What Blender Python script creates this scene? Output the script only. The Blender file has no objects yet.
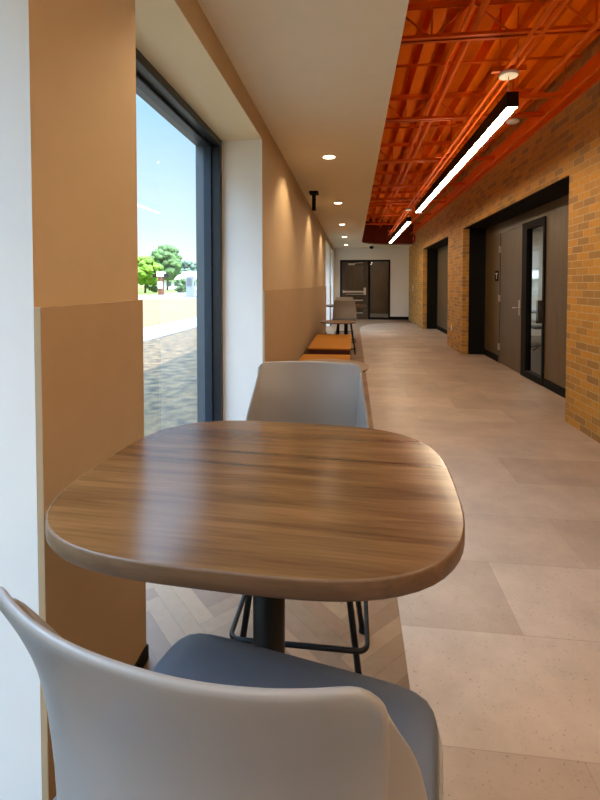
import bpy, bmesh, math, random
from mathutils import Vector, Matrix
random.seed(7)
SC = bpy.context.scene
COL = SC.collection
R = math.radians

# ------------------------------------------------------------------ camera, world, sun, exposure
cam = bpy.data.cameras.new('camera'); camo = bpy.data.objects.new('camera', cam); COL.objects.link(camo)
F = 450.0
cam.sensor_fit = 'VERTICAL'; cam.sensor_height = 36; cam.lens = F/800*36
PITCH, YAW = R(1.66), R(6.777)
camo.location = (0, 0, 1.34)
camo.rotation_euler = (R(90)-PITCH, 0, YAW)
cam.shift_y = -(400-297.04)/800
cam.clip_start = 0.02; cam.clip_end = 900
SC.camera = camo

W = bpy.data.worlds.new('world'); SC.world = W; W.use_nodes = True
nt = W.node_tree; nt.nodes.clear()
out = nt.nodes.new('ShaderNodeOutputWorld'); bg = nt.nodes.new('ShaderNodeBackground')
tc = nt.nodes.new('ShaderNodeTexCoord'); sx = nt.nodes.new('ShaderNodeSeparateXYZ')
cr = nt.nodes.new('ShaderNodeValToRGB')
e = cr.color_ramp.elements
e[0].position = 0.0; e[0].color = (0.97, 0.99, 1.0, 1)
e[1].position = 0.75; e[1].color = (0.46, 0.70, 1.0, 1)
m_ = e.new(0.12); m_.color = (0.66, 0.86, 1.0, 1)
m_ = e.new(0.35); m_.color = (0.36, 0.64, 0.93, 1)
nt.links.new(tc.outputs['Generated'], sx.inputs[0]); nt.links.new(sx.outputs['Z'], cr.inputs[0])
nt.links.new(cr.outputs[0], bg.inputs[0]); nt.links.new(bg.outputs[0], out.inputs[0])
mr_ = nt.nodes.new('ShaderNodeMapRange'); mr_.interpolation_type = 'SMOOTHSTEP'     # upper sky boosted out of window view to light the interior; clear blue lower down
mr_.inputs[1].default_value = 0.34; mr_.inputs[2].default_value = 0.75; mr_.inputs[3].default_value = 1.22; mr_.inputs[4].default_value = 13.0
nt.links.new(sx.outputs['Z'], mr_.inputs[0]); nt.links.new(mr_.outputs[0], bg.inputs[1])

sl = bpy.data.lights.new('sun', 'SUN'); sun = bpy.data.objects.new('sun', sl); COL.objects.link(sun)
sl.energy = 12.0; sl.angle = R(0.6); sl.color = (1, 0.95, 0.86)
sun.rotation_euler = Vector((0.48, -0.40, 0.9)).to_track_quat('Z', 'Y').to_euler()

SC.view_settings.view_transform = 'Standard'; SC.view_settings.look = 'None'
SC.view_settings.exposure = 0.18; SC.view_settings.gamma = 1.0; SC.view_settings.use_curve_mapping = False

P_LINEAR = 42.0      # diffuser emission of the linear pendants
P_UP = 9.0          # their uplight slot
P_DOWN = 34.0        # watts of each downlight spot
WARM = (1.0, 0.76, 0.48)
WARM2 = (1.0, 0.80, 0.56)

# ------------------------------------------------------------------ materials
def srgb(r, g, b):
    return tuple(((c/255)/12.92 if c/255 <= 0.04045 else ((c/255+0.055)/1.055)**2.4) for c in (r, g, b)) + (1,)

def mat(name, c, rough=0.6, metal=0.0, var=0.0, scale=8.0, bump=0.0, bscale=60.0, c2=None, stretch=None, spec=0.5, coat=0.0):
    m = bpy.data.materials.new(name); m.use_nodes = True
    n = m.node_tree; b = n.nodes['Principled BSDF']
    b.inputs['Base Color'].default_value = c; b.inputs['Roughness'].default_value = rough
    b.inputs['Metallic'].default_value = metal; b.inputs['Specular IOR Level'].default_value = spec
    b.inputs['Coat Weight'].default_value = coat
    t = n.nodes.new('ShaderNodeTexCoord'); mp = n.nodes.new('ShaderNodeMapping')
    n.links.new(t.outputs['Object'], mp.inputs[0])
    if stretch: mp.inputs['Scale'].default_value = stretch
    no = n.nodes.new('ShaderNodeTexNoise'); no.inputs['Scale'].default_value = scale; no.inputs['Detail'].default_value = 6
    n.links.new(mp.outputs[0], no.inputs[0])
    mx = n.nodes.new('ShaderNodeMix'); mx.data_type = 'RGBA'
    if c2 is None: c2 = tuple(x*(1-var) for x in c[:3])+(1,)
    mx.inputs[6].default_value = c; mx.inputs[7].default_value = c2
    rp = n.nodes.new('ShaderNodeMapRange'); rp.inputs[1].default_value = 0.35; rp.inputs[2].default_value = 0.65
    n.links.new(no.outputs[0], rp.inputs[0]); n.links.new(rp.outputs[0], mx.inputs[0])
    n.links.new(mx.outputs[2], b.inputs['Base Color'])
    if bump:
        n2 = n.nodes.new('ShaderNodeTexNoise'); n2.inputs['Scale'].default_value = bscale; n2.inputs['Detail'].default_value = 3
        n.links.new(mp.outputs[0], n2.inputs[0])
        bp = n.nodes.new('ShaderNodeBump'); bp.inputs['Strength'].default_value = bump; bp.inputs['Distance'].default_value = 0.01
        n.links.new(n2.outputs[0], bp.inputs['Height']); n.links.new(bp.outputs[0], b.inputs['Normal'])
    return m

def emit(name, c, s):
    m = bpy.data.materials.new(name); m.use_nodes = True; n = m.node_tree
    b = n.nodes['Principled BSDF']; b.inputs['Base Color'].default_value = (0.8, 0.8, 0.8, 1)
    b.inputs['Emission Color'].default_value = tuple(c)+(1,); b.inputs['Emission Strength'].default_value = s
    return m

def glass(name, tint=(1, 1, 1, 1), refl=1.0):
    m = bpy.data.materials.new(name); m.use_nodes = True; n = m.node_tree; n.nodes.clear()
    o = n.nodes.new('ShaderNodeOutputMaterial'); t = n.nodes.new('ShaderNodeBsdfTransparent'); t.inputs[0].default_value = tint
    g = n.nodes.new('ShaderNodeBsdfGlossy'); g.inputs['Roughness'].default_value = 0.02
    fr = n.nodes.new('ShaderNodeFresnel'); fr.inputs[0].default_value = 1.45
    mu = n.nodes.new('ShaderNodeMath'); mu.operation = 'MULTIPLY'; mu.inputs[1].default_value = refl
    mx = n.nodes.new('ShaderNodeMixShader')
    ge = n.nodes.new('ShaderNodeNewGeometry'); iv = n.nodes.new('ShaderNodeMath'); iv.operation = 'SUBTRACT'; iv.inputs[0].default_value = 1.0
    n.links.new(ge.outputs['Backfacing'], iv.inputs[1])      # only the entering face of the pane reflects
    m2 = n.nodes.new('ShaderNodeMath'); m2.operation = 'MULTIPLY'
    n.links.new(fr.outputs[0], mu.inputs[0]); n.links.new(mu.outputs[0], m2.inputs[0]); n.links.new(iv.outputs[0], m2.inputs[1]); n.links.new(m2.outputs[0], mx.inputs[0])
    n.links.new(t.outputs[0], mx.inputs[1]); n.links.new(g.outputs[0], mx.inputs[2]); n.links.new(mx.outputs[0], o.inputs[0])
    return m

def brick_mat():
    m = bpy.data.materials.new('brick'); m.use_nodes = True; n = m.node_tree; b = n.nodes['Principled BSDF']
    t = n.nodes.new('ShaderNodeTexCoord'); s = n.nodes.new('ShaderNodeSeparateXYZ'); a = n.nodes.new('ShaderNodeMath'); a.operation = 'ADD'
    c = n.nodes.new('ShaderNodeCombineXYZ')
    n.links.new(t.outputs['Object'], s.inputs[0]); n.links.new(s.outputs[0], a.inputs[0]); n.links.new(s.outputs[1], a.inputs[1])
    n.links.new(a.outputs[0], c.inputs[0]); n.links.new(s.outputs[2], c.inputs[1])
    def bk(c1, c2, mo, bias):
        k = n.nodes.new('ShaderNodeTexBrick'); k.inputs['Color1'].default_value = c1; k.inputs['Color2'].default_value = c2
        k.inputs['Mortar'].default_value = mo; k.inputs['Scale'].default_value = 1.0; k.inputs['Mortar Size'].default_value = 0.0045
        k.inputs['Mortar Smooth'].default_value = 0.3; k.inputs['Bias'].default_value = bias
        k.inputs['Brick Width'].default_value = 0.2032; k.inputs['Row Height'].default_value = 0.0677
        n.links.new(c.outputs[0], k.inputs[0]); return k
    k = bk(srgb(202, 144, 54), srgb(130, 102, 68), srgb(196, 168, 118), -0.3)
    # step the brick tint so some bricks read clearly grey-brown among the orange ones
    no = n.nodes.new('ShaderNodeTexNoise'); no.inputs['Scale'].default_value = 35; no.inputs['Detail'].default_value = 5
    n.links.new(t.outputs['Object'], no.inputs[0])
    mr = n.nodes.new('ShaderNodeMapRange'); mr.inputs[3].default_value = 0.78; mr.inputs[4].default_value = 1.12
    n.links.new(no.outputs[0], mr.inputs[0])
    vm = n.nodes.new('ShaderNodeVectorMath'); vm.operation = 'SCALE'
    n.links.new(k.outputs[0], vm.inputs[0]); n.links.new(mr.outputs[0], vm.inputs['Scale'])
    n.links.new(vm.outputs[0], b.inputs['Base Color']); b.inputs['Roughness'].default_value = 0.75
    bp = n.nodes.new('ShaderNodeBump'); bp.invert = True; bp.inputs['Strength'].default_value = 0.6; bp.inputs['Distance'].default_value = 0.006
    n.links.new(k.outputs['Fac'], bp.inputs['Height']); n.links.new(bp.outputs[0], b.inputs['Normal'])
    return m

def tile_mat():
    m = bpy.data.materials.new('stone_tile'); m.use_nodes = True; n = m.node_tree; b = n.nodes['Principled BSDF']
    t = n.nodes.new('ShaderNodeTexCoord'); mp = n.nodes.new('ShaderNodeMapping'); mp.inputs['Location'].default_value = (-0.19, 0.065, 0)
    n.links.new(t.outputs['Object'], mp.inputs[0])
    k = n.nodes.new('ShaderNodeTexBrick'); k.inputs['Color1'].default_value = srgb(184, 164, 146); k.inputs['Color2'].default_value = srgb(164, 143, 125)
    k.inputs['Mortar'].default_value = srgb(150, 130, 114); k.inputs['Scale'].default_value = 1; k.inputs['Mortar Size'].default_value = 0.0012
    k.inputs['Brick Width'].default_value = 0.914; k.inputs['Row Height'].default_value = 0.457
    n.links.new(mp.outputs[0], k.inputs[0])
    n1 = n.nodes.new('ShaderNodeTexNoise'); n1.inputs['Scale'].default_value = 2.2; n1.inputs['Detail'].default_value = 8; n1.inputs['Roughness'].default_value = 0.65
    n.links.new(t.outputs['Object'], n1.inputs[0])
    r1 = n.nodes.new('ShaderNodeMapRange'); r1.inputs[1].default_value = 0.3; r1.inputs[2].default_value = 0.7; r1.inputs[3].default_value = 0.74; r1.inputs[4].default_value = 1.10
    n.links.new(n1.outputs[0], r1.inputs[0])
    v = n.nodes.new('ShaderNodeTexNoise'); v.inputs['Scale'].default_value = 110; v.inputs['Detail'].default_value = 2
    n.links.new(t.outputs['Object'], v.inputs[0])
    r2 = n.nodes.new('ShaderNodeMapRange'); r2.inputs[1].default_value = 0.24; r2.inputs[2].default_value = 0.36; r2.inputs[3].default_value = 0.55; r2.inputs[4].default_value = 1.0
    n.links.new(v.outputs[0], r2.inputs[0])
    mu = n.nodes.new('ShaderNodeMath'); mu.operation = 'MULTIPLY'
    n.links.new(r1.outputs[0], mu.inputs[0]); n.links.new(r2.outputs[0], mu.inputs[1])
    vm = n.nodes.new('ShaderNodeVectorMath'); vm.operation = 'SCALE'
    n.links.new(k.outputs[0], vm.inputs[0]); n.links.new(mu.outputs[0], vm.inputs['Scale'])
    n.links.new(vm.outputs[0], b.inputs['Base Color']); b.inputs['Roughness'].default_value = 0.42
    return m

def plank_mat():
    m = bpy.data.materials.new('herringbone_wood'); m.use_nodes = True; n = m.node_tree; b = n.nodes['Principled BSDF']
    at = n.nodes.new('ShaderNodeVertexColor'); at.layer_name = 'tone'
    t = n.nodes.new('ShaderNodeTexCoord'); no = n.nodes.new('ShaderNodeTexNoise'); no.inputs['Scale'].default_value = 30; no.inputs['Detail'].default_value = 6
    n.links.new(t.outputs['Object'], no.inputs[0])
    mr = n.nodes.new('ShaderNodeMapRange'); mr.inputs[3].default_value = 0.85; mr.inputs[4].default_value = 1.15
    n.links.new(no.outputs[0], mr.inputs[0])
    vm = n.nodes.new('ShaderNodeVectorMath'); vm.operation = 'SCALE'
    n.links.new(at.outputs[0], vm.inputs[0]); n.links.new(mr.outputs[0], vm.inputs['Scale'])
    n.links.new(vm.outputs[0], b.inputs['Base Color']); b.inputs['Roughness'].default_value = 0.5
    return m

def wood_mat(name, dark, light, rough=0.33, along='x', seed=0.0):
    m = bpy.data.materials.new(name); m.use_nodes = True; n = m.node_tree; b = n.nodes['Principled BSDF']
    t = n.nodes.new('ShaderNodeTexCoord'); mp = n.nodes.new('ShaderNodeMapping')
    sc = (1.0, 13.0, 13.0) if along == 'x' else (13.0, 13.0, 1.0)
    mp.inputs['Scale'].default_value = sc; mp.inputs['Location'].default_value = (seed, seed, seed)
    n.links.new(t.outputs['Object'], mp.inputs[0])
    n1 = n.nodes.new('ShaderNodeTexNoise'); n1.inputs['Scale'].default_value = 1.5; n1.inputs['Detail'].default_value = 7
    n1.inputs['Roughness'].default_value = 0.62; n1.inputs['Distortion'].default_value = 0.5
    n.links.new(mp.outputs[0], n1.inputs[0])
    cr = n.nodes.new('ShaderNodeValToRGB'); e = cr.color_ramp.elements
    e[0].position = 0.32; e[0].color = dark; e[1].position = 0.68; e[1].color = light
    n.links.new(n1.outputs[0], cr.inputs[0])
    mp2 = n.nodes.new('ShaderNodeMapping'); mp2.inputs['Scale'].default_value = tuple(s*9 if s > 5 else s*5 for s in sc)
    n.links.new(t.outputs['Object'], mp2.inputs[0])
    n2 = n.nodes.new('ShaderNodeTexNoise'); n2.inputs['Scale'].default_value = 1.6; n2.inputs['Detail'].default_value = 3
    n.links.new(mp2.outputs[0], n2.inputs[0])
    mr = n.nodes.new('ShaderNodeMapRange'); mr.inputs[1].default_value = 0.3; mr.inputs[2].default_value = 0.7; mr.inputs[3].default_value = 0.82; mr.inputs[4].default_value = 1.1
    n.links.new(n2.outputs[0], mr.inputs[0])
    vm = n.nodes.new('ShaderNodeVectorMath'); vm.operation = 'SCALE'
    n.links.new(cr.outputs[0], vm.inputs[0]); n.links.new(mr.outputs[0], vm.inputs['Scale'])
    n.links.new(vm.outputs[0], b.inputs['Base Color']); b.inputs['Roughness'].default_value = rough
    return m

M = dict(
    tan=mat('tan_paint', srgb(198, 172, 134), 0.7, var=0.03, bump=0.03, bscale=300),
    wains=mat('wainscot_paint', srgb(178, 150, 114), 0.65, var=0.04, bump=0.05, bscale=400),
    white=mat('white_paint', srgb(230, 228, 222), 0.7, var=0.02),
    warm_head=mat('warm_lit_head', srgb(240, 226, 190), 0.7, var=0.02),
    ceil=mat('ceiling_paint', srgb(236, 228, 204), 0.8, var=0.02),
    brick=brick_mat(), tile=tile_mat(), plank=plank_mat(),
    top=wood_mat('walnut_laminate', srgb(80, 54, 30), srgb(134, 98, 60), 0.20),
    edge=wood_mat('edge_band', srgb(92, 66, 44), srgb(124, 94, 66), 0.45),
    sidetop=mat('side_table_laminate', srgb(150, 118, 88), 0.35, var=0.1),
    orange=mat('orange_painted_steel', srgb(244, 108, 6), 0.45, spec=0.25, var=0.12, scale=4),
    deck=mat('orange_painted_deck', srgb(255, 126, 5), 0.6, spec=0.08, var=0.08, scale=3),
    plas=mat('grey_plastic', srgb(148, 145, 142), 0.33, var=0.02, bump=0.03, bscale=700),
    pad=mat('slate_vinyl', srgb(88, 95, 106), 0.40, var=0.05, bump=0.08, bscale=500),
    black=mat('black_metal', srgb(15, 15, 16), 0.45, var=0.1, spec=0.25),
    blackm=mat('black_matte', srgb(14, 13, 13), 0.7, spec=0.2, var=0.1),
    alum=mat('dark_bronze_aluminium', srgb(38, 42, 48), 0.32, metal=0.3, var=0.05),
    alum2=mat('grey_gasket_aluminium', srgb(96, 100, 104), 0.4, metal=0.3, var=0.05),
    panel=wood_mat('bronze_brown_panel', srgb(90, 72, 46), srgb(108, 88, 58), 0.42, 'z'),
    satin=mat('satin_nickel', srgb(200, 188, 165), 0.3, metal=0.8, var=0.03),
    bench=mat('mustard_fabric', srgb(174, 112, 8), 0.85, var=0.1, bump=0.15, bscale=600, scale=200),
    maroon=mat('maroon_fabric', srgb(74, 27, 14), 0.85, var=0.1, bump=0.15, bscale=600, scale=200),
    plate=mat('white_plastic', srgb(235, 232, 222), 0.4, var=0.02),
    red=mat('red_plastic', srgb(190, 40, 15), 0.4, var=0.05),
    glass=glass('clear_glass'), iglass=glass('interior_glass', (0.9, 0.92, 0.9, 1), 1.0),
    lens=emit('lit_diffuser', WARM2, P_LINEAR), up=emit('lit_uplight_slot', WARM, P_UP), down=emit('lit_downlight_lens', (1, 0.82, 0.58), 14.0),
    dirt=mat('bare_soil', srgb(100, 80, 52), 0.95, scale=5.0, c2=srgb(44, 36, 26), bump=1.0, bscale=14),
    straw=mat('dry_ground', srgb(100, 82, 50), 0.95, scale=0.35, c2=srgb(90, 74, 44)),
    lawn=mat('lawn', srgb(84, 108, 20), 0.95, scale=0.2, c2=srgb(96, 112, 28)),
    road=mat('pale_concrete', srgb(104, 103, 104), 0.9, var=0.06, scale=0.3),
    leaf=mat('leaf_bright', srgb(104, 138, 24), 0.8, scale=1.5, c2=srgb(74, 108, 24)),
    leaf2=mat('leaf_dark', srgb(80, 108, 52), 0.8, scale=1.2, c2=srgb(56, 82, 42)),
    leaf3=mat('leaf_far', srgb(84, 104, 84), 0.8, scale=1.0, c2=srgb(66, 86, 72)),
    trunk=mat('bark', srgb(90, 70, 50), 0.9, var=0.2),
    fbrick=mat('brown_masonry', srgb(110, 60, 36), 0.8, var=0.2, scale=3),
    metalgrey=mat('grey_cabinet_paint', srgb(120, 128, 134), 0.5, var=0.05),
    alum3=mat('blue_grey_aluminium', srgb(44, 54, 66), 0.35, metal=0.3, var=0.05),
    carpet=mat('grey_carpet', srgb(110, 102, 92), 0.95, var=0.15, scale=30),
    board=mat('whiteboard', srgb(225, 232, 240), 0.3, var=0.01),
    cable=mat('steel_cable', srgb(190, 170, 140), 0.35, metal=0.7, var=0.03),
    roof=mat('roof_membrane', srgb(170, 168, 160), 0.9, var=0.05),
)

# ------------------------------------------------------------------ mesh helpers
class MB:
    def __init__(s): s.b = bmesh.new()
    def box(s, x0, x1, y0, y1, z0, z1, mi=0):
        vs = [s.b.verts.new((x, y, z)) for z in (z0, z1) for (x, y) in ((x0, y0), (x1, y0), (x1, y1), (x0, y1))]
        for f in ((3, 2, 1, 0), (4, 5, 6, 7), (0, 1, 5, 4), (1, 2, 6, 5), (2, 3, 7, 6), (3, 0, 4, 7)):
            fc = s.b.faces.new([vs[i] for i in f]); fc.material_index = mi
        return s
    def tube(s, pts, r, seg=10, cap=True, closed=False):
        pts = [Vector(p) for p in pts]; rings = []; n = len(pts); prev = None
        for i, p in enumerate(pts):
            if closed: d = (pts[(i+1) % n]-pts[i-1]).normalized()
            else: d = (pts[min(i+1, n-1)]-pts[max(i-1, 0)]).normalized()
            a = prev if prev else (Vector((0, 0, 1)) if abs(d.z) < 0.9 else Vector((1, 0, 0)))
            u = (a - d*a.dot(d)).normalized(); v = d.cross(u); prev = u
            rr = r[i] if isinstance(r, (list, tuple)) else r
            rings.append([s.b.verts.new(p+(u*math.cos(2*math.pi*k/seg)+v*math.sin(2*math.pi*k/seg))*rr) for k in range(seg)])
        m = n if closed else n-1
        for i in range(m):
            a, c = rings[i], rings[(i+1) % n]
            for k in range(seg):
                f = s.b.faces.new([a[k], a[(k+1) % seg], c[(k+1) % seg], c[k]]); f.smooth = True
        if cap and not closed:
            s.b.faces.new(rings[0][::-1]); s.b.faces.new(rings[-1])
        return s
    def lathe(s, prof, cx=0, cy=0, seg=32):
        rings = []
        for (r, z) in prof:
            rings.append([s.b.verts.new((cx+r*math.cos(2*math.pi*k/seg), cy+r*math.sin(2*math.pi*k/seg), z)) for k in range(seg)])
        for a, c in zip(rings, rings[1:]):
            for k in range(seg):
                f = s.b.faces.new([a[k], a[(k+1) % seg], c[(k+1) % seg], c[k]]); f.smooth = True
        s.b.faces.new(rings[0][::-1]); s.b.faces.new(rings[-1]); return s
    def prism(s, poly, z0, z1, mi=0):
        lo = [s.b.verts.new((x, y, z0)) for x, y in poly]; hi = [s.b.verts.new((x, y, z1)) for x, y in poly]
        s.b.faces.new(lo[::-1]).material_index = mi; s.b.faces.new(hi).material_index = mi; n = len(poly)
        for i in range(n): s.b.faces.new([lo[i], lo[(i+1) % n], hi[(i+1) % n], hi[i]]).material_index = mi
        return s
    def grid(s, rows, smooth=True):
        V = [[s.b.verts.new(p) for p in r] for r in rows]
        for a, c in zip(V, V[1:]):
            for k in range(len(a)-1):
                f = s.b.faces.new([a[k], a[k+1], c[k+1], c[k]]); f.smooth = smooth
        return s
    def build(s, name, m, parent=None, bevel=0, seg=2, solid=0, sub=0, loc=None):
        bmesh.ops.recalc_face_normals(s.b, faces=s.b.faces)
        me = bpy.data.meshes.new(name); s.b.to_mesh(me); s.b.free()
        o = bpy.data.objects.new(name, me); COL.objects.link(o)
        for k in (m if isinstance(m, (list, tuple)) else [m]): me.materials.append(k)
        if parent is not None: o.parent = parent
        if loc: o.location = loc
        if solid:
            d = o.modifiers.new('solid', 'SOLIDIFY'); d.thickness = solid; d.offset = 0
        if bevel:
            d = o.modifiers.new('bevel', 'BEVEL'); d.width = bevel; d.segments = seg; d.limit_method = 'ANGLE'; d.angle_limit = R(40)
        if sub:
            d = o.modifiers.new('sub', 'SUBSURF'); d.levels = sub; d.render_levels = sub
        return o

def tag(o, label, cat, group=None, kind=None):
    o['label'] = label; o['category'] = cat
    if group: o['group'] = group
    if kind: o['kind'] = kind
    return o
def thing(name, label, cat, loc=(0, 0, 0), rz=0, group=None):
    o = bpy.data.objects.new(name, None); COL.objects.link(o); o.empty_display_size = 0.1
    o.location = loc; o.rotation_euler = (0, 0, rz)
    return tag(o, label, cat, group)
def struct(o, label=None):
    o['kind'] = 'structure'
    if label: o['label'] = label
    return o
def dup(o, parent=None, loc=None, rz=None, label=None):
    c = o.copy(); COL.objects.link(c)
    if parent is not None: c.parent = parent
    if loc is not None: c.location = loc
    if rz is not None: c.rotation_euler = (0, 0, rz)
    if label: c['label'] = label
    for ch in [x for x in list(COL.objects) if x.parent == o and x is not c]:
        dup(ch, c)
    return c

# ------------------------------------------------------------------ the shell of the corridor
XL, XR = -0.75, 2.055       # wall faces
XG = -1.09                  # back of the window recess
ZS = 2.70                   # soffit height
ZD = 3.45                   # underside of the roof deck
YB, YE = -4.0, 17.2
WINS = [(-3.86, -1.68), (-1.20, 0.98), (1.50, 3.67), (12.2, 14.3), (14.8, 16.9)]
ZH = 2.53

# left wall: piers, lintels, roof parapet band
mb = MB(); y = YB-0.2
segs = []
for (a, b_) in WINS:
    segs.append((y, a)); y = b_
segs.append((y, YE+4))
for (a, b_) in segs:
    mb.box(-1.30, XL, a, b_, -0.3, ZS, 0)
for (a, b_) in WINS:
    mb.box(-1.30, XL, a, b_, ZH, ZS, 0)
mb.box(-1.30, -0.9, YB-0.2, YE+4, ZS, 4.25, 1)
wl = mb.build('wall_left', [M['tan'], M['white'], M['warm_head']])
for f in wl.data.polygons:      # reveals white; recess heads tinted, warm bounced light put into their colour
    n, c = f.normal, f.center
    if f.material_index == 0 and abs(n.y) > 0.5: f.material_index = 1
    elif f.material_index == 0 and n.z < -0.5: f.material_index = 2
struct(wl)

# wainscot panels
ti = 1
for (a, b_) in segs:
    if b_ - a > 0.3 and a < YE:
        o = MB().box(XL, XL+0.018, a+(0.0 if a > YB else 0.2), min(b_, YE-0.01), 0.0, 1.285).build('trim_%d' % ti, M['wains'], bevel=0.002); struct(o); ti += 1
        o = MB().box(XL+0.018, XL+0.026, a+(0.0 if a > YB else 0.2), min(b_, YE-0.01), 0.0, 0.05).build('baseboard_left', M['blackm']); struct(o)

# windows
for i, (a, b_) in enumerate(WINS):
    root = MB()
    z0, z1 = 0.0, ZH
    fw = 0.055
    def ring(m, x0, x1, w, d):
        m.box(x0, x1, a+d, a+d+w, z0, z1-d); m.box(x0, x1, b_-d-w, b_-d, z0, z1-d)
        m.box(x0, x1, a+d+w, b_-d-w, z1-d-w, z1-d); m.box(x0, x1, a+d+w, b_-d-w, z0, z0+w+0.03)
    ring(root, XG-0.07, XG+0.0, fw, 0.0)
    w = root.build('window_%d' % (i+1), M['alum'], bevel=0.003); struct(w)
    s = MB(); ring(s, XG-0.135, XG-0.07, 0.075, 0.0); s.build('sash', M['alum3'], w, bevel=0.004)
    s = MB(); ring(s, XG-0.21, XG-0.135, 0.05, 0.0); s.build('frame', M['alum2'], w, bevel=0.004)
    MB().box(XG-0.112, XG-0.104, a+0.05, b_-0.05, 0.08, z1-0.05).build('pane', M['glass'], w)

# herringbone floor: every plank a face of one mesh with its own tone
def clip(poly, ax, v, keep_gt):
    outp = []
    for i in range(len(poly)):
        p, q = poly[i-1], poly[i]
        pi, qi = ((p[ax] >= v) == keep_gt), ((q[ax] >= v) == keep_gt)
        if pi != qi:
            t = (v-p[ax])/(q[ax]-p[ax]); outp.append((p[0]+(q[0]-p[0])*t, p[1]+(q[1]-p[1])*t))
        if qi: outp.append(q)
    return outp
def herring(regions):
    b = bmesh.new(); cl = b.loops.layers.color.new('tone')
    Wd, L = 0.065, 0.39
    k = int(L/Wd); c45 = math.cos(R(45))
    ca = [srgb(186, 164, 138), srgb(180, 158, 132), srgb(190, 168, 142), srgb(176, 152, 126), srgb(184, 162, 138)]
    gap = 0.0003
    for i in range(-420, 430):
        for j in range(-80, 80):
            for o in (0, 1):
                # integer herringbone lattice
                bx, by = i*Wd + j*L, i*Wd - j*L
                if o == 0: x0, x1, y0, y1 = bx, bx+L, by, by+Wd
                else: x0, x1, y0, y1 = bx+0.0, bx+Wd, by+Wd, by+Wd+L
                q = [(x0+gap, y0+gap), (x1-gap, y0+gap), (x1-gap, y1-gap), (x0+gap, y1-gap)]
                q = [((x-y_)*c45, (x+y_)*c45+6.5) for x, y_ in q]
                cx_, cy_ = sum(p[0] for p in q)/4, sum(p[1] for p in q)/4
                if cx_ < -1.6 or cx_ > 2.6 or cy_ < YB-0.5 or cy_ > YE+0.5: continue
                for (rx0, rx1, ry0, ry1) in regions:
                    p = clip(clip(clip(clip(q, 0, rx0, True), 0, rx1, False), 1, ry0, True), 1, ry1, False)
                    if len(p) < 3: continue
                    try: f = b.faces.new([b.verts.new((x, y_, 0.0)) for x, y_ in p])
                    except ValueError: continue
                    col = random.choice(ca); s = random.uniform(0.95, 1.05)
                    for lp in f.loops: lp[cl] = (col[0]*s, col[1]*s, col[2]*s, 1)
    bmesh.ops.recalc_face_normals(b, faces=b.faces)
    for f in b.faces:
        if f.normal.z < 0: f.normal_flip()
    me = bpy.data.meshes.new('floor'); b.to_mesh(me); b.free(); me.materials.append(M['plank'])
    o = bpy.data.objects.new('floor', me); COL.objects.link(o); struct(o, 'herringbone wood plank strip along the window wall')
XF = 0.19
herring([(-1.10, XF+0.02, YB, 13.0), (-1.10, XR, 13.0, YE)])
o = MB().box(-1.29, 7.2, YB-0.2, YE+4, -0.3, -0.004).build('floor.001', M['blackm']); struct(o, 'dark slab under the floor finishes')
A1, A2 = (4.63, 8.85), (10.2, 13.75); XA = 2.47
curve = [(XR, 15.85), (1.6, 15.8), (1.1, 15.6), (0.7, 15.25), (0.45, 14.85), (0.28, 14.35), (0.2, 13.85), (XF, 13.2)]
o = MB().prism([(XF, YB), (XR, YB), (XR, A1[0]), (XA+0.03, A1[0]), (XA+0.03, A1[1]), (XR, A1[1]), (XR, A2[0]), (XA+0.03, A2[0]), (XA+0.03, A2[1]), (XR, A2[1])]+curve, -0.003, 0.003).build('floor.002', M['tile']); struct(o, 'stone-look tile field of the corridor floor')

# soffit over the seating side, curving across in front of the end wall
cs = [(0.26, YB), (0.26, 14.6), (0.29, 14.95), (0.42, 15.3), (0.7, 15.6), (1.15, 15.85), (1.6, 15.95), (XR, 16.0)]
poly = [(XL, YB)]+cs+[(XR, YE), (XL, YE)]
o = MB().prism(poly, ZS, ZS+0.03).build('ceiling', M['ceil']); struct(o, 'plaster soffit over the seating side')
# its upstanding edge, painted like the deck
mb = MB()
for (p, q) in zip(cs, cs[1:]):
    vs = [mb.b.verts.new(v) for v in ((p[0], p[1], ZS+0.0), (q[0], q[1], ZS+0.0), (q[0], q[1], ZD+0.1), (p[0], p[1], ZD+0.1))]
    mb.b.faces.new(vs)
    vs2 = [mb.b.verts.new((v.co.x-0.03, v.co.y+(0.03 if q[1] > 14.7 else 0), v.co.z)) for v in vs]
    mb.b.faces.new(vs2[::-1])
o = mb.build('trim_20', M['maroonpaint'] if 'maroonpaint' in M else mat('deep_red_paint', srgb(120, 44, 18), 0.55, var=0.1)); struct(o, 'curved fascia closing the soffit edge')

# corrugated roof deck
mb = MB(); per = 0.203; x = 0.2
prof = []
while x < XR+0.3:
    prof += [(x, ZD), (x+0.105, ZD), (x+0.110, ZD+0.17), (x+0.197, ZD+0.17)]
    x += per
mb.grid([[(px, yy, pz) for px, pz in prof] for yy in (YB, 0, 4, 8, 12, 16.3)], smooth=False)
o = mb.build('ceiling.001', M['deck'], solid=0.002); struct(o, 'orange corrugated roof deck')
o = MB().box(-1.30, 7.2, YB-0.2, YE+4, ZD+0.19, 3.9).build('ceiling.002', M['roof']); struct(o, 'roof slab')

# right wall of brick with two deep openings
A1, A2 = (4.63, 8.85), (10.2, 13.75)
ZA = 2.39
mb = MB()
for (a, b_) in ((YB, A1[0]), (A1[1], A2[0]), (A2[1], YE)): mb.box(XR, XR+0.115, a, b_, 0, ZD+0.12)
for (a, b_) in (A1, A2): mb.box(XR, XR+0.115, a, b_, ZA, ZD+0.12)
o = mb.build('wall_right', M['brick']); struct(o)
o = MB().box(XR-0.012, XR-0.001, YB, 16.0, 3.06, 3.30).build('trim_21', M['orange'], bevel=0.002); struct(o, 'orange painted ledger along the top of the brick wall')

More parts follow.
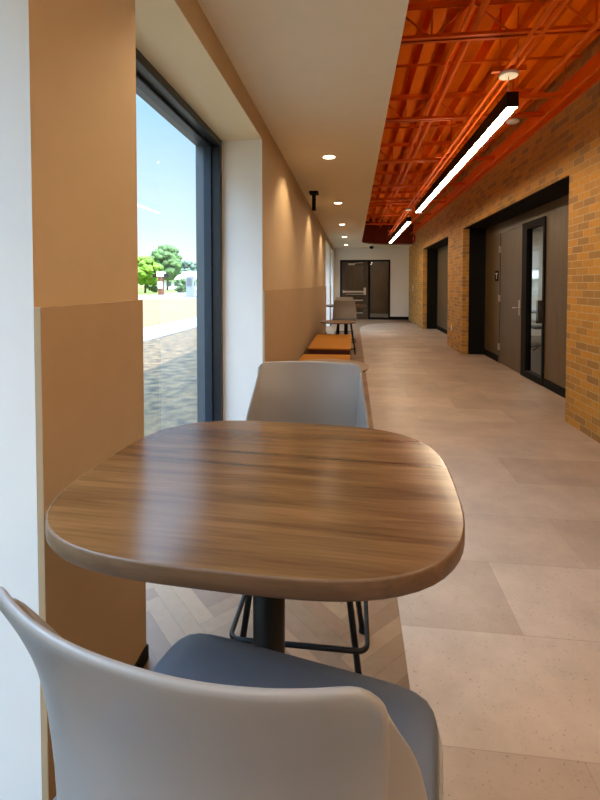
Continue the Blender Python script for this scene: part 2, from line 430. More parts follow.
XA = 2.47
def alcove(a, b_, n, hole):
    m = MB()
    m.box(XR+0.115, XA+0.1, b_, b_+0.06, 0, ZA+0.04); m.box(XR+0.115, XA+0.1, a-0.06, a, 0, ZA+0.04); m.box(XR+0.012, XA+0.1, a, b_, ZA-0.012, ZA+0.03)
    struct(m.build('trim_%d' % n, M['blackm']), 'black liner of the brick opening')
    m = MB()
    if hole:
        m.box(XA, XA+0.06, a, hole[0], 0.0, ZA-0.012); m.box(XA, XA+0.06, hole[1], b_, 0.0, ZA-0.012); m.box(XA, XA+0.06, hole[0], hole[1], hole[2], ZA-0.012)
    else: m.box(XA, XA+0.06, a, b_, 0.0, ZA-0.012)
    struct(m.build('wall_alcove', M['panel']), 'bronze brown panelling at the back of the brick opening')
    m = MB(); rs = [(a, hole[0]-0.02), (hole[1]+0.03, b_)] if hole else [(a, b_)]
    for p, q in rs: m.box(XA-0.014, XA, p, q, 0.003, 0.115)
    struct(m.build('baseboard_right', M['blackm'], bevel=0.003))
alcove(A1[0], A1[1], 22, (6.17, 7.98, 2.22))
alcove(A2[0], A2[1], 23, (11.0, 12.0, 2.22))

# door 1: leaf with lever, hinges; glazed sidelight in a black frame
def leaf(n, y0, y1, flip=False):
    d = MB().box(XA-0.01, XA+0.035, y0, y1, 0.012, 2.19).build('door_%d' % n, M['panel'], bevel=0.002); struct(d)
    f = MB().box(XA-0.022, XA+0.06, y1, y1+0.03, 0.003, 2.22).box(XA-0.022, XA+0.06, y0-0.02, y1+0.03, 2.19, 2.225)
    f.build('door_frame', M['alumbrown'], d, bevel=0.002)
    for z in (0.28, 1.1, 1.92): MB().box(XA-0.034, XA-0.01, y1-0.03, y1+0.02, z-0.055, z+0.055).tube([(XA-0.034, y1, z-0.055), (XA-0.034, y1, z+0.055)], 0.008).build('hinge', M['satin'], d)
    h = MB().box(XA-0.02, XA-0.01, y0+0.045, y0+0.095, 0.87, 1.10).build('escutcheon', M['satin'], d, bevel=0.003)
    MB().tube([(XA-0.015, y0+0.07, 0.98), (XA-0.06, y0+0.07, 0.98), (XA-0.066, y0+0.085, 0.98), (XA-0.066, y0+0.20, 0.98)], 0.009).build('lever_handle', M['satin'], d)
M['alumbrown'] = mat('door_frame_paint', srgb(96, 82, 66), 0.4, var=0.05)
leaf(1, 6.97, 7.94)
m = MB(); m.box(XA-0.02, XA+0.06, 6.77, 6.949, 0.003, 2.22).box(XA-0.02, XA+0.06, 6.17, 6.22, 0.003, 2.22).box(XA-0.02, XA+0.06, 6.22, 6.77, 2.12, 2.22).box(XA-0.02, XA+0.06, 6.22, 6.77, 0.003, 0.10)
w = m.build('window_6', M['blackm'], bevel=0.002); struct(w, 'black framed glass sidelight beside the door')
MB().box(XA+0.02, XA+0.026, 6.22, 6.77, 0.10, 2.12).build('pane', M['iglass'], w)
leaf(2, 11.02, 11.97)

# far end wall, glazed door and sidelight
mb = MB(); ex0, ex1, ez = -0.51, 1.37, 2.25
mb.box(XL, ex0, YE, YE+0.12, 0, ZS).box(ex1, XR, YE, YE+0.12, 0, ZS).box(ex0, ex1, YE, YE+0.12, ez, ZS)
o = mb.build('wall_end', M['endw'] if 'endw' in M else mat('end_wall_paint', srgb(234, 230, 222), 0.7, var=0.02)); struct(o)
struct(MB().box(ex1, XR, YE-0.012, YE, 0.0, 0.115).box(XL, ex0, YE-0.012, YE, 0, 0.115).build('baseboard_end', M['blackm']))
m = MB(); m.box(ex0, ex0+0.06, YE-0.02, YE+0.1, 0, ez).box(ex1-0.06, ex1, YE-0.02, YE+0.1, 0, ez).box(ex0+0.06, ex1-0.06, YE-0.02, YE+0.1, ez-0.06, ez).box(0.55, 0.63, YE-0.02, YE+0.1, 0, ez-0.06).box(0.63, ex1-0.06, YE-0.02, YE+0.1, 0, 0.08)
w = m.build('window_7', M['blackm'], bevel=0.003); struct(w, 'black frame around the end door and its glass sidelight')
MB().box(0.63, ex1-0.06, YE+0.03, YE+0.036, 0.08, ez-0.06).build('pane', M['iglass'], w)
dx0, dx1 = ex0+0.065, 0.545
m = MB(); m.box(dx0, -0.27, YE, YE+0.045, 0.01, ez-0.065).box(0.36, dx1, YE, YE+0.045, 0.01, ez-0.065)
for z0, z1 in ((0.01, 0.22), (0.98, 1.11), (2.03, ez-0.065)): m.box(-0.27, 0.36, YE, YE+0.045, z0, z1)
d = m.build('door_3', M['endd'] if 'endd' in M else mat('brown_door', srgb(70, 52, 34), 0.4, var=0.06), bevel=0.002); struct(d)
MB().box(-0.27, 0.36, YE+0.02, YE+0.026, 1.11, 2.03).build('pane', M['iglass'], d)
MB().box(-0.27, 0.36, YE+0.02, YE+0.026, 0.22, 0.98).build('lower_pane', M['iglass'], d)
MB().box(-0.40, 0.40, YE-0.06, YE-0.02, 1.015, 1.075).box(-0.40, -0.34, YE-0.03, YE, 1.0, 1.09).build('panic_bar', M['satin'], d, bevel=0.004)
MB().box(0.38, 0.47, YE-0.07, YE, 0.93, 1.20).build('latch_case', M['satin'], d, bevel=0.006)
MB().box(-0.20, 0.05, YE-0.05, YE, 2.06, 2.12).tube([(0.0, YE-0.06, 2.12), (0.35, YE-0.2, 2.14)], 0.01).build('door_closer', M['satin'], d)

# room behind the brick wall, seen through the sidelight
RX0, RX1, RY0, RY1 = XA+0.06, 6.6, 4.4, 12.3
struct(MB().box(RX0, RX1, RY0, RY1, -0.003, 0.002).build('floor.003', M['carpet']), 'grey carpet of the room behind the door')
struct(MB().box(RX0, RX1, RY1, RY1+0.1, 0, 2.75).build('wall_room_far', M['white']))
struct(MB().box(RX1, RX1+0.1, RY0, RY1, 0, 2.75).build('wall_room_side', M['tan']))
struct(MB().box(RX0, RX1, RY0-0.1, RY0, 0, 2.75).build('wall_room_near', M['tan']))
struct(MB().box(RX0, RX1, RY0, RY1, 2.75, 2.8).build('ceiling.003', M['white']))
struct(MB().box(XR+0.115, XR+0.2, RY0, 4.57, ZA, ZD).build('wall_alcove', M['blackm']))
struct(MB().box(XR+0.3, XA+0.06, 8.91, 10.14, 0, 2.75).build('wall_alcove', M['white']))

# vestibule behind the end door
struct(MB().box(XL, XR, YE+0.12, 20.6, -0.003, 0.002).build('floor.004', M['carpet']), 'carpet of the vestibule behind the end door')
struct(MB().box(XL, XR, 20.6, 20.7, 0, 2.7).build('wall_vestibule', M['panel2'] if 'panel2' in M else mat('vestibule_panel', srgb(96, 72, 50), 0.5, var=0.3, scale=3, stretch=(6, 6, .6))))
struct(MB().box(XR, XR+0.1, YE+0.12, 20.7, 0, 2.7).build('wall_vestibule', M['tan']))
struct(MB().box(XL, XR+0.1, YE+0.12, 20.7, 2.7, 2.75).build('ceiling.004', M['white']))
struct(MB().box(XL, XR+0.2, YB-0.12, YB, 0, ZD+0.1).build('wall_back', M['tan']))
struct(MB().box(7.2, 7.3, YB-0.2, YE+4, -0.3, 4.25).box(XR+0.115, 7.2, YB-0.2, YB-0.1, -0.3, 4.25).box(XL, 7.2, YE+3.9, YE+4, -0.3, 4.25).build('wall_outer', M['roof']))

# ------------------------------------------------------------------ steel of the exposed ceiling
def joist():
    t = thing('bar_joist', '', 'joist', group='open web joists under the orange deck')
    x0, x1 = 0.27, XR-0.013
    for nm, z in (('top_chord', ZD-0.04), ('bottom_chord', 3.17)):
        m = MB()
        for s in (-1, 1):
            m.box(x0, x1, s*0.012, s*0.045, z+(0.032 if nm == 'top_chord' else 0), z+(0.038 if nm == 'top_chord' else 0.006))
            m.box(x0, x1, s*0.012, s*0.017, z, z+0.038)
        m.build(nm, M['orange'], t)
    pts = []; n = 3
    for i in range(2*n+1):
        pts.append((x0+0.02+(x1-x0-0.04)*i/(2*n), 0, ZD-0.015 if i % 2 == 0 else 3.185))
    MB().tube(pts, 0.0095, 8).build('web', M['orange'], t)
    for i in (1, 5): MB().tube([(pts[i][0], 0, 3.19), (pts[i][0], 0, ZD-0.01)], 0.008, 8).build('web_strut', M['orange'], t)
    return t
jy = [3.53, 5.22, 6.95, 8.68, 10.5, 12.3, 14.1, 1.8, 0.0, -1.8]
jl = ['open web joist nearest in view, directly before the first lamp end', 'second open web joist from the front, crossing above the near linear lamp',
      'third open web joist from the front', 'fourth open web joist, above the far end of the near lamp',
      'fifth open web joist, above the start of the far lamp', 'sixth open web joist from the front', 'last open web joist, nearest the curved dark red fascia']
j0 = joist(); j0.location = (0, jy[0], 0); j0['label'] = 'orange painted '+jl[0]
for i in range(1, 7): dup(j0, loc=(0, jy[i], 0), label='orange painted '+jl[i])

def pipe(name, label, cat, pts, r, m, group=None, seg=12):
    o = MB().tube(pts, r, seg).build(name, m); return tag(o, label, cat, group)
gC = 'conduits running the length of the deck'
pipe('conduit', 'orange round conduit just left of the linear lamps, left of the close pair', 'conduit', [(1.13, YB, 2.95), (1.13, 15.2, 2.95)], 0.013, M['orange'], gC)
pipe('conduit', 'orange round conduit just left of the linear lamps, right of the close pair', 'conduit', [(1.20, YB, 2.95), (1.20, 15.2, 2.95)], 0.013, M['orange'], gC)
pipe('pipe', 'bright orange pipe above the joist chords, nearest the soffit edge', 'pipe', [(0.90, YB, 3.28), (0.90, 16.2, 3.28)], 0.024, M['orange'], gC)
pipe('pipe', 'thin orange pipe right beside the thick bright one near the soffit', 'pipe', [(0.83, YB, 3.33), (0.83, 16.1, 3.33)], 0.012, M['orange'], gC)
pipe('pipe', 'orange sprinkler pipe right of the linear lamps', 'pipe', [(1.66, YB, 3.12), (1.66, 15.9, 3.12)], 0.02, M['orange'], gC)
pipe('conduit', 'orange conduit close along the top of the brick wall', 'conduit', [(1.93, YB, 3.05), (1.93, 15.9, 3.05)], 0.014, M['orange'], gC)
pipe('pipe', 'orange pipe in the middle of the deck between soffit and lamps', 'pipe', [(1.42, YB, 3.33), (1.42, 15.9, 3.33)], 0.02, M['orange'], gC)
# strut channels across the bay that carry the lamp conduits
gS = 'strut channels across the exposed ceiling'
def strut(y, x0, x1, z, label):
    t = thing('strut_channel', label, 'channel', (0, y, 0), group=gS)
    m = MB().box(x0, x1, -0.02, 0.02, z, z+0.004).box(x0, x1, -0.02, -0.017, z, z+0.04).box(x0, x1, 0.017, 0.02, z, z+0.04)
    m.build('channel', M['orange'], t)
    for x in (x0+0.06, x1-0.06): MB().tube([(x, 0, z+0.002), (x, 0, ZD+0.0)], 0.005, 8).build('hanger_rod', M['orange'], t)
    return t
strut(3.66, 1.05, 1.30, 2.965, 'short orange strut hanger at the near end of the first lamp')
strut(6.0, 1.05, 1.30, 2.965, 'short orange strut hanger over the middle of the near lamp')
strut(8.3, 1.05, 1.30, 2.965, 'short orange strut hanger over the far end of the near lamp')
strut(10.2, 1.05, 1.30, 2.965, 'short orange strut hanger at the start of the far lamp')
strut(14.3, 1.05, 1.30, 2.965, 'short orange strut hanger at the far end of the far lamp')
strut(9.55, 0.33, 1.9, 3.08, 'long orange strut channel crossing the bay between the two lamps')
strut(4.45, 1.45, 1.98, 3.06, 'orange strut channel beside the brick wall near the round detector')
for (y0, lab) in ((4.4, 'first'), (6.1, 'second'), (7.85, 'third')):
    pipe('bridging_angle', 'orange bridging bar tying the deck ribs, %s from the front' % lab, 'bridging bar', [(0.30, y0, 3.40), (2.03, y0, 3.40)], 0.014, M['orange'], 'bridging bars under the deck', 6)

# ------------------------------------------------------------------ linear pendant lamps
LX = 1.155
def linear(y0, y1, label):
    t = thing('linear_pendant_lamp', label, 'lamp', (LX, y0, 2.64), group='linear pendant lamps'); L = y1-y0
    m = MB(); hw, h = 0.042, 0.11
    m.box(-hw, -hw+0.004, 0, L, 0, h).box(hw-0.004, hw, 0, L, 0, h).box(-hw, hw, 0, 0.006, 0, h).box(-hw, hw, L-0.006, L, 0, h)
    m.box(-hw+0.004, -0.022, 0.006, L-0.006, h-0.006, h-0.002).box(0.022, hw-0.004, 0.006, L-0.006, h-0.006, h-0.002)
    m.build('housing', M['black'], t)
    MB().box(-hw+0.004, hw-0.004, 0.006, L-0.006, 0.002, 0.006).build('diffuser', M['lens'], t)
    MB().box(-0.022, 0.022, 0.02, L-0.02, h-0.008, h-0.004).build('uplight_lens', M['up'], t)
    for yy in (0.10, L-0.10):
        MB().tube([(0, yy-0.04, h), (0, yy, h+0.07), (0, yy, 0.27)], 0.0035, 6).tube([(0, yy+0.04, h), (0, yy, h+0.07)], 0.0035, 6).build('suspension_cable', M['cable'], t)
    MB().lathe([(0.0655, 0.262), (0.07, 0.268), (0.07, 0.286), (0.05, 0.292)], 0.0, 0.10, 24).build('canopy', M['plate'], t)
    return t
linear(-2.9, 2.05, 'long black linear pendant lamp nearest the back wall, over the floor beside the foreground table')
linear(3.5, 8.44, 'long black linear pendant lamp, lit, nearest and largest')
linear(9.68, 14.55, 'long black linear pendant lamp, lit, the smaller one further down the corridor')
def puck(name, label, x, y, z, r=0.055, grp=None):
    o = MB().lathe([(r*0.6, z), (r, z+0.012), (r, z+0.03), (r*0.8, z+0.034)], x, y, 24).build(name, M['plate']); return tag(o, label, 'detector', grp)
puck('smoke_detector', 'white round detector right of the near lamp, below the sprinkler pipe', 1.62, 4.9, 2.99, 0.062)
pipe('detector_stem', 'thin orange stem holding the near round detector', 'stem', [(1.62, 4.9, 3.024), (1.62, 4.9, ZD)], 0.008, M['orange'])
puck('smoke_detector', 'white round detector beside the start of the far lamp', 1.56, 10.9, 2.99, 0.062)
pipe('detector_stem', 'thin orange stem holding the far round detector', 'stem', [(1.56, 10.9, 3.024), (1.56, 10.9, ZD)], 0.008, M['orange'])

# ------------------------------------------------------------------ recessed downlights with wall wash
def spot(parent, loc, power, size=95, aim=(0, 0, -1), col=WARM):
    l = bpy.data.lights.new('lamp_light', 'SPOT'); l.energy = power; l.spot_size = R(size); l.spot_blend = 0.5; l.color = col; l.shadow_soft_size = 0.04
    o = bpy.data.objects.new('lamp_light', l); COL.objects.link(o); o.parent = parent; o.location = loc
    o.rotation_euler = Vector(tuple(-a for a in aim)).to_track_quat('Z', 'Y').to_euler(); return o
dl_y = [4.86, 7.62, 10.37, 13.1, 15.8, 2.1, -0.65]
dl_l = ['recessed round downlight, nearest one in the soffit', 'recessed round downlight, second from the front', 'recessed round downlight, third from the front',
        'recessed round downlight, fourth from the front, beside the first far window', 'recessed round downlight, furthest one, before the end door',
        'recessed round downlight above the cafe table window', 'recessed round downlight at the near end of the soffit row']
for yy, lb in zip(dl_y, dl_l):
    t = thing('downlight', lb, 'downlight', (-0.265, yy, ZS), group='recessed downlights in the soffit')
    mb = MB(); seg = 28
    rr = [(0.062, -0.004), (0.078, -0.004), (0.080, 0.0)]
    rings = [[mb.b.verts.new((r*math.cos(2*math.pi*k/seg), r*math.sin(2*math.pi*k/seg), z)) for k in range(seg)] for r, z in rr]
    for a, c in zip(rings, rings[1:]):
        for k in range(seg): mb.b.faces.new([a[k], a[(k+1) % seg], c[(k+1) % seg], c[k]])
    mb.build('trim_ring', M['plate'], t)
    MB().lathe([(0.064, -0.0035), (0.064, -0.0005)], seg=28).build('lens', M['down'], t)
    spot(t, (0, 0, -0.02), P_DOWN, 110, (-0.30, 0, -1))

# ceiling fittings
t = thing('ceiling_bracket', 'black T-shaped bracket hanging from the soffit near the window wall', 'bracket', (-0.585, 6.67, ZS))
MB().box(-0.065, 0.065, -0.09, 0.09, -0.035, 0).build('canopy', M['blackm'], t, bevel=0.004)
MB().box(-0.025, 0.025, -0.05, 0.05, -0.27, -0.035).build('stem', M['blackm'], t, bevel=0.004)
t = thing('dome_camera', 'small dark dome camera on the ceiling before the end door', 'camera', (0.62, 16.0, ZS))
MB().lathe([(0.085, 0), (0.085, -0.03), (0.075, -0.035)][::-1], seg=24).build('base', M['plate'], t)
MB().lathe([(0.02, -0.135), (0.05, -0.12), (0.068, -0.09), (0.074, -0.036)], seg=24).build('dome', M['black'], t)

# wall fittings
def plate(name, label, cat, y, z, h=0.12, w=0.075):
    t = thing(name, label, cat, (XR, y, z))
    MB().box(-0.007, 0, -w/2, w/2, -h/2, h/2).build('cover_plate', M['plate'], t, bevel=0.002)
    if cat == 'outlet':
        for dz in (-0.022, 0.022): MB().box(-0.009, -0.006, -0.015, 0.015, dz-0.013, dz+0.013).build('socket', M['plate'], t, bevel=0.001)
    else: MB().box(-0.013, -0.006, -0.008, 0.008, -0.018, 0.018).build('toggle', M['plate'], t, bevel=0.001)
plate('wall_outlet', 'white wall outlet low on the brick pier between the openings', 'outlet', 9.77, 0.42)
plate('light_switch', 'white light switch on the brick at the far end of the corridor', 'switch', 16.0, 1.2, 0.2, 0.12)
t = thing('fire_alarm', 'red fire alarm box high on the brick near the far corner', 'alarm', (XR, 15.6, 2.86))
MB().box(-0.05, 0, -0.13, 0.13, -0.12, 0.12).build('housing', M['red'], t, bevel=0.006)
MB().box(-0.062, -0.05, -0.05, 0.05, -0.05, 0.05).build('strobe', M['plate'], t, bevel=0.004)
t = thing('door_sign', 'small dark room sign on the panel beside the door hinges', 'sign', (XA, 8.16, 1.48))
MB().box(-0.006, 0, -0.09, 0.09, -0.09, 0.09).build('sign_plate', M['blackm'], t, bevel=0.002)
MB().box(-0.008, -0.006, -0.055, 0.055, 0.028, 0.05).box(-0.008, -0.006, -0.012, 0.012, -0.05, 0.028).build('pictogram', M['plate'], t)

# ------------------------------------------------------------------ cafe tables
def superell(a, b, n, k=96):
    pts = []
    for i in range(k):
        t = 2*math.pi*i/k; c, s = math.cos(t), math.sin(t)
        r = 1.0/((abs(c)**n + abs(s)**n)**(1.0/n))
        pts.append((a*r*c, b*r*s))
    return pts
def ctable(label, loc, rz):
    t = thing('cafe_table', label, 'table', loc, rz, 'counter height cafe tables')
    m = MB(); P = superell(1, 1, 3.3)
    def ringz(s, z): return [m.b.verts.new((x*(0.411-s), y*(0.3665-s), z)) for x, y in P]
    top = [(0.003, 0.91), (0.0006, 0.9085), (0.0, 0.906), (0.0, 0.881), (0.002, 0.8775), (0.012, 0.876)]
    rs = [ringz(s, z) for s, z in top]; K = len(P)
    f = m.b.faces.new(rs[0]); f.material_index = 0
    for a, c in zip(rs, rs[1:]):
        for k in range(K):
            q = m.b.faces.new([a[k], a[(k+1) % K], c[(k+1) % K], c[k]]); q.material_index = 1; q.smooth = True
    m.b.faces.new(rs[-1][::-1]).material_index = 1
    m.build('tabletop', [M['top'], M['edge']], t)
    MB().lathe([(0.037, 0.02), (0.037, 0.86)], seg=28).build('column', M['black'], t)
    MB().box(-0.16, 0.16, -0.03, 0.03, 0.858, 0.876).box(-0.03, 0.03, -0.16, 0.16, 0.856, 0.8755).build('top_bracket', M['black'], t)
    MB().lathe([(0.21, 0.004), (0.21, 0.012), (0.10, 0.02), (0.04, 0.03)], seg=40).build('base', M['black'], t)
    return t
tb = ctable('large rounded square walnut cafe table in the foreground', (-0.1925, 1.009, 0.0), R(-3.1))
dup(tb, loc=(-0.15, 9.32, 0), rz=0, label='far small-looking walnut cafe table between two stools, beyond the benches')

def sidetable(label, loc):
    t = thing('side_table', label, 'side table', loc, 0, 'round side tables by the benches')
    MB().lathe([(0.322, 0.648), (0.33, 0.651), (0.33, 0.658), (0.327, 0.66)], seg=56).build('tabletop', [M['sidetop']], t)
    MB().lathe([(0.318, 0.638), (0.324, 0.6478)], seg=56).build('edge_underside', M['black'], t)
    MB().lathe([(0.02, 0.012), (0.02, 0.638)], seg=20).build('column', M['black'], t)
    MB().lathe([(0.17, 0.003), (0.17, 0.01), (0.03, 0.016)], seg=36).build('base', M['black'], t)
    return t
st = sidetable('round brown side table just behind the near stool, before the mustard benches', (-0.20, 3.73, 0.003))
dup(st, loc=(-0.27, 8.17, 0.003), label='round brown side table beyond the mustard benches')

# ------------------------------------------------------------------ counter stools
def stool(label, loc, rz):
    t = thing('counter_stool', label, 'stool', loc, rz, 'grey counter stools')
    # backrest: one curved shell whose sides fold forward into wings
    rows = []; N = 32
    prof = [(-0.190, 1.035), (-0.187, 1.025), (-0.173, 0.99), (-0.149, 0.935), (-0.134, 0.88), (-0.128, 0.81), (-0.127, 0.75), (-0.127, 0.70), (-0.120, 0.655)]
    sup = {-1: [], 1: []}
    for i, (yc, z) in enumerate(prof):
        v = (1.035-z)/0.38
        hw = 0.203+0.033*v**0.9
        cd = 0.050+0.012*v
        fl = 0.006+0.14*v**1.5
        pw = hw*(1.0-0.20*min(1, v*1.25)**1.1)
        row = []
        for k in range(N+1):
            u = -1+2*k/N; au = abs(u)
            zz = z-0.020*(max(0, au-0.88)/0.12)**2*(1 if i < 2 else (0.5 if i == 2 else 0))
            row.append((pw*u, yc-cd*(1-au**2.2), zz))
        rows.append(row)
        g = min(1.0, max(0.0, (i-1)/3.5)); g = g*g*(3-2*g)        # the side supports grow out from behind the panel edge
        for sg in ((-1, 1) if i >= 1 else ()):
            r = []
            for k in range(9):
                tt = k/8
                x0 = pw-0.012; y0 = yc-cd*(1-(x0/pw)**2.2)+0.010+0.004*v
                r.append((sg*(x0+(0.006+(hw-x0-0.006)*g)*tt**0.85), y0+(fl+0.004)*g*tt**1.2, z-(0.02 if i == 1 else 0)))
            sup[sg].append(r)
    MB().grid(rows).build('backrest', M['plas'], t, solid=0.009, sub=1, bevel=0)
    for sg in (-1, 1): MB().grid(sup[sg]).build('side_support', M['plas'], t, solid=0.009, sub=1)
    # seat pan, wrapping up a little at the back and sides
    P = superell(0.243, 0.222, 9.0, 96)
    m = MB()
    def ring(s, z, yo=0): return [m.b.verts.new((x*s, y*s+yo, z)) for x, y in P]
    rs = [ring(0.93, 0.612), ring(0.985, 0.618), ring(1.0, 0.628), ring(1.0, 0.642), ring(0.985, 0.645), ring(0.94, 0.640)]
    K = len(P); m.b.faces.new(rs[0][::-1])
    for a, c in zip(rs, rs[1:]):
        for k in range(K): m.b.faces.new([a[k], a[(k+1) % K], c[(k+1) % K], c[k]]).smooth = True
    m.b.faces.new(rs[-1])
    m.build('seat', M['plas'], t)
    m = MB(); P = superell(0.238, 0.215, 9.0, 96)
    rs = [ring(0.96, 0.641), ring(0.995, 0.646), ring(1.0, 0.660), ring(0.985, 0.673), ring(0.95, 0.679), ring(0.8, 0.682), ring(0.4, 0.680), ring(0.08, 0.679)]
    m.b.faces.new(rs[0][::-1])
    for a, c in zip(rs, rs[1:]):
        for k in range(K): m.b.faces.new([a[k], a[(k+1) % K], c[(k+1) % K], c[k]]).smooth = True
    m.b.faces.new(rs[-1]).smooth = True
    c = m.build('cushion', M['pad'], t, loc=(0, 0.004, 0)); c['label'] = 'slate blue padded seat cushion'
    # black tube frame
    for sx in (-1, 1):
        for sy in (-1, 1):
            l = MB().tube([(sx*0.125, sy*0.12, 0.612), (sx*0.205, sy*0.185, 0.006)], 0.0105, 12).build('leg', M['black'], t)
            MB().lathe([(0.014, 0.003), (0.014, 0.016)], sx*0.2055, sy*0.1855, 12).build('glide', M['blackm'], l)
    MB().box(-0.135, 0.135, -0.135, -0.11, 0.600, 0.612).box(-0.135, 0.135, 0.11, 0.135, 0.600, 0.612).box(-0.135, -0.11, -0.11, 0.11, 0.600, 0.612).box(0.11, 0.135, -0.11, 0.11, 0.600, 0.612).build('mount_frame', M['black'], t)
    z = 0.235; a, b_ = 0.213, 0.19; rr = 0.03; pts = []
    for cx_, cy_, a0 in ((a-rr, b_-rr, 0), (-a+rr, b_-rr, 90), (-a+rr, -b_+rr, 180), (a-rr, -b_+rr, 270)):
        for k in range(5):
            an = R(a0+k*22.5); pts.append((cx_+rr*math.cos(an), cy_+rr*math.sin(an), z))
    MB().tube(pts, 0.008, 10, closed=True).build('foot_ring', M['black'], t)
    m = MB()
    for sx in (-1, 1): m.tube([(sx*0.2, -0.13, 0.705), (sx*0.203, -0.133, 0.705)], 0.006, 10)
    return t
s0 = stool('grey counter stool in the foreground, seen from behind, with slate seat cushion', (-0.134, 0.564, 0.003), R(-11.4))
dup(s0, loc=(-0.167, 1.525, 0.0), rz=R(180), label='grey counter stool across the near cafe table, facing the camera')
dup(s0, loc=(-0.17, 8.80, 0.0), rz=R(0), label='far counter stool with its brownish back towards the camera')
dup(s0, loc=(-0.21, 10.35, 0.0), rz=R(180), label='far counter stool behind the far cafe table, pale back facing the camera')

# ------------------------------------------------------------------ upholstered benches
def bench(label, y0, y1):
    t = thing('upholstered_bench', label, 'bench', (-0.335, (y0+y1)/2, 0.0), 0, 'mustard benches along the window wall')
    L = (y1-y0)/2
    c = MB().box(-0.30, 0.30, -L, L, 0.43, 0.452).build('cushion', M['bench'], t, bevel=0.008, seg=3)
    b = MB().box(-0.292, 0.292, -L+0.004, L-0.004, 0.08, 0.43).build('base', M['maroon'], t, bevel=0.01)
    for sx in (-1, 1):
        for sy in (-1, 1): MB().tube([(sx*0.24, sy*(L-0.12), 0.003), (sx*0.24, sy*(L-0.12), 0.08)], 0.02, 12).build('leg', M['black'], t)
bench('mustard topped bench with maroon sides, the further of the two', 6.20, 7.95)
bench('mustard topped bench with maroon sides, the nearer of the two, partly behind the side table', 4.12, 5.66)

# ------------------------------------------------------------------ furniture in the far rooms
t = thing('work_table', 'dark table in the room seen through the door sidelight', 'table', (4.0, 10.3, 0.002))
MB().box(-0.7, 0.7, -0.35, 0.35, 0.72, 0.75).build('tabletop', M['alum'], t, bevel=0.004)
for sx in (-1, 1):
    for sy in (-1, 1): MB().tube([(sx*0.62, sy*0.28, 0), (sx*0.62, sy*0.28, 0.72)], 0.02, 10).build('leg', M['black'], t)
t = thing('task_chair', 'dark office chair in the room seen through the door sidelight', 'chair', (3.78, 9.55, 0.002))
MB().box(-0.24, 0.24, -0.22, 0.22, 0.44, 0.50).build('seat', M['alum'], t, bevel=0.03)
MB().box(-0.22, 0.22, -0.26, -0.22, 0.56, 1.02).build('backrest', M['alum'], t, bevel=0.02)
MB().tube([(0, -0.24, 0.6), (0, -0.2, 0.40), (0, 0, 0.40), (0, 0, 0.08)], 0.02, 10).build('column', M['black'], t)
m = MB()
for k in range(5): m.tube([(0, 0, 0.10), (0.28*math.cos(k*1.2566), 0.28*math.sin(k*1.2566), 0.03)], 0.018, 8)
m.build('star_base', M['black'], t)
t = tag(MB().box(4.25, 4.95, RY1-0.03, RY1-0.001, 1.05, 2.35).build('whiteboard', M['board']), 'tall pale whiteboard on the far wall of the room behind the sidelight', 'whiteboard')
def roomlight(x, y, z, sx, sy, s, label):
    t = thing('ceiling_panel_light', label, 'light', (x, y, z))
    MB().box(-sx/2-0.02, sx/2+0.02, -sy/2-0.02, sy/2+0.02, -0.012, -0.001).build('frame', M['plate'], t)
    MB().box(-sx/2, sx/2, -sy/2, sy/2, -0.016, -0.012).build('diffuser', emit('room_light', (1, 0.93, 0.82), s), t)
roomlight(4.6, 10.2, 2.75, 1.2, 1.2, 9.0, 'ceiling panel light in the room behind the door sidelight')
roomlight(0.7, 19.0, 2.70, 1.2, 1.2, 5.0, 'ceiling panel light in the vestibule behind the end door')
t = thing('shelf_rack', 'low rack of pale shelves behind the lower glass of the end door', 'shelf', (0.05, 17.9, 0.002))
for z in (0.18, 0.42, 0.68, 0.92): MB().box(-0.4, 0.4, -0.15, 0.15, z, z+0.03).build('shelf', M['plate'], t)
for sx in (-1, 1): MB().box(sx*0.41-0.01, sx*0.41+0.01, -0.15, 0.15, 0, 1.0).build('side_panel', M['blackm'], t)

# ------------------------------------------------------------------ outdoors
G = -0.20
def flat(name, poly, m, z, label):
    o = MB().prism(poly, z-0.03, z).build(name, m); o['kind'] = 'structure'; o['label'] = label
flat('ground', [(-420, -200), (-1.30, -200), (-1.30, 700), (-420, 700)], M['lawn'], G-0.03, 'bright green lawn beyond the road')
flat('ground.001', [(-22, -40), (-7.2, -40), (-7.2, 56.5), (-12, 52), (-21.3, 44), (-60, 10), (-60, -40)], M['straw'], G, 'pale dry ground beyond the path')
flat('sidewalk', [(-7.2, -40), (-5.5, -40), (-5.5, 58), (-7.2, 56.5)], M['road'], G+0.02, 'pale concrete path along the building')
flat('ground.002', [(-5.5, -40), (-1.30, -40), (-1.30, 60), (-5.5, 60)], M['dirt'], G+0.0, 'bare soil beside the building')
flat('road', [(-60, 10), (-21.3, 44), (-12, 52), (-7.2, 56.5), (-1.3, 60), (-1.3, 110), (-34, 90), (-28, 60), (-70, 36)], M['road'], G+0.0, 'pale concrete road and lot')

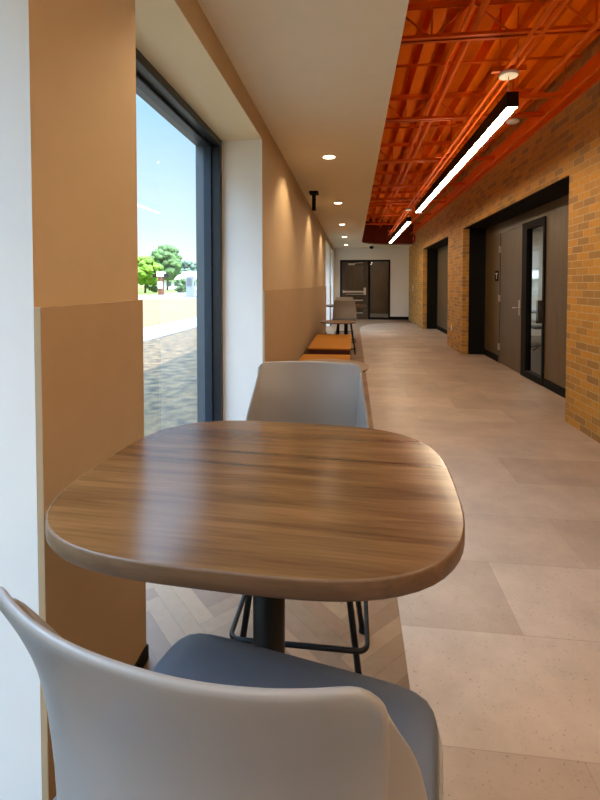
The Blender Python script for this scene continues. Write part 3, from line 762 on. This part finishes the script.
def blobs(cx, cy, z0, w, h, n, seed):
    rn = random.Random(seed); b = bmesh.new()
    for i in range(n):
        a = rn.uniform(0, 6.283); q = rn.uniform(0, 1)**0.6; zz = rn.uniform(-1, 1)
        rad = math.sqrt(max(0, 1-zz*zz*0.85))*q
        r = rn.uniform(0.07, 0.15)*min(w, h)
        T = Matrix.Translation((cx+rad*math.cos(a)*(w/2-r*0.6), cy+rad*math.sin(a)*(w/2-r*0.6), z0+h/2+zz*(h/2-r*0.7))) @ Matrix.Diagonal((1, 1, 0.8, 1))
        res = bmesh.ops.create_icosphere(b, subdivisions=2, radius=r, matrix=T)
        for v in res['verts']: v.co += Vector((rn.uniform(-1, 1), rn.uniform(-1, 1), rn.uniform(-1, 1)))*r*0.16
    return b
def tree(label, x, y, w, h, m, seed, n=46):
    t = thing('tree', label, 'tree', (x, y, G), 0, 'trees across the road')
    mb = MB(); mb.b.free(); mb.b = blobs(0, 0, h*0.22, w, h*0.78, n, seed); mb.build('crown', m, t)
    MB().tube([(0, 0, 0), (0.1, 0, h*0.25), (0, 0, h*0.6)], [w*0.035, w*0.03, w*0.015], 8).build('trunk', M['trunk'], t)
tree('bright yellow-green tree at the left of the view through the window', -36.2, 75, 6.2, 6.4, M['leaf'], 3, 190)
tree('tall rounded green tree, highest one beyond the road', -45.0, 105, 8.2, 11.0, M['leaf2'], 5, 240)
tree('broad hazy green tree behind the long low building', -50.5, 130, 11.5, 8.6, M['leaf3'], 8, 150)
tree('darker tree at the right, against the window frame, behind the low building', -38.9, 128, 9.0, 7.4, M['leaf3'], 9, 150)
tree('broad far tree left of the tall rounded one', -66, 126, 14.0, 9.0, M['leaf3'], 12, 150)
def bush(label, x, y, w, h, m, seed):
    mb = MB(); mb.b.free(); mb.b = blobs(0, 0, 0, w, h, 70, seed); o = mb.build('bush', m, loc=(x, y, G)); tag(o, label, 'bush', 'bushes by the road')
bush('dark low bush right of the masonry sign post', -30.5, 78, 4.0, 2.6, M['leaf2'], 21)
bush('dark low bush left of the masonry sign post', -36.5, 79, 3.4, 2.4, M['leaf2'], 22)

t = thing('low_building', 'long low pale building with a white roof across the road', 'building', (-42.5, 114, G))
MB().box(-7.5, 9.0, 0, 6, 0, 2.9).build('wall', M['white'], t)
m = MB(); v = [m.b.verts.new(p) for p in ((-8, -0.8, 2.8), (9.5, -0.8, 2.8), (9.5, 3, 4.9), (-8, 3, 4.9), (-8, 6.8, 2.8), (9.5, 6.8, 2.8))]
m.b.faces.new([v[0], v[1], v[2], v[3]]); m.b.faces.new([v[3], v[2], v[5], v[4]]); m.b.faces.new([v[0], v[3], v[4]]); m.b.faces.new([v[1], v[5], v[2]]); m.b.faces.new([v[0], v[4], v[5], v[1]])
m.build('roof', M['plate'], t)
for k in range(7): MB().box(-6.6+k*2.2, -5.3+k*2.2, -0.05, 0.0, 0.9, 2.2).build('window', M['alum2'], t)
t = thing('sign_post', 'brown masonry post with a pale cap beside the road', 'post', (-27.5, 62, G))
MB().box(-0.33, 0.33, -0.33, 0.33, 0, 2.6).build('shaft', M['fbrick'], t)
MB().box(-0.5, 0.5, -0.4, 0.4, 2.6, 3.3).build('cap', M['plate'], t)
MB().box(-0.33, 0.33, -0.38, -0.33, 0.9, 1.9).build('plaque', M['plate'], t)
for s in (-1, 1): MB().box(s*0.85-0.3, s*0.85+0.3, -0.3, 0.1, 2.5, 3.0).build('lamp_head', M['blackm'], t)
t = thing('utility_cabinet', 'tall grey cabinet standing on the pale lot, right side of the window view', 'cabinet', (-19.2, 51.4, G))
MB().box(-0.42, 0.42, -0.3, 0.3, 0.12, 2.45).build('body', M['metalgrey'], t, bevel=0.03)
MB().box(-0.3, 0.3, -0.33, -0.3, 1.3, 2.2).build('door', M['alum2'], t)
MB().box(-0.6, 1.2, -0.5, 0.5, 0.0, 0.12).build('plinth', M['metalgrey'], t)
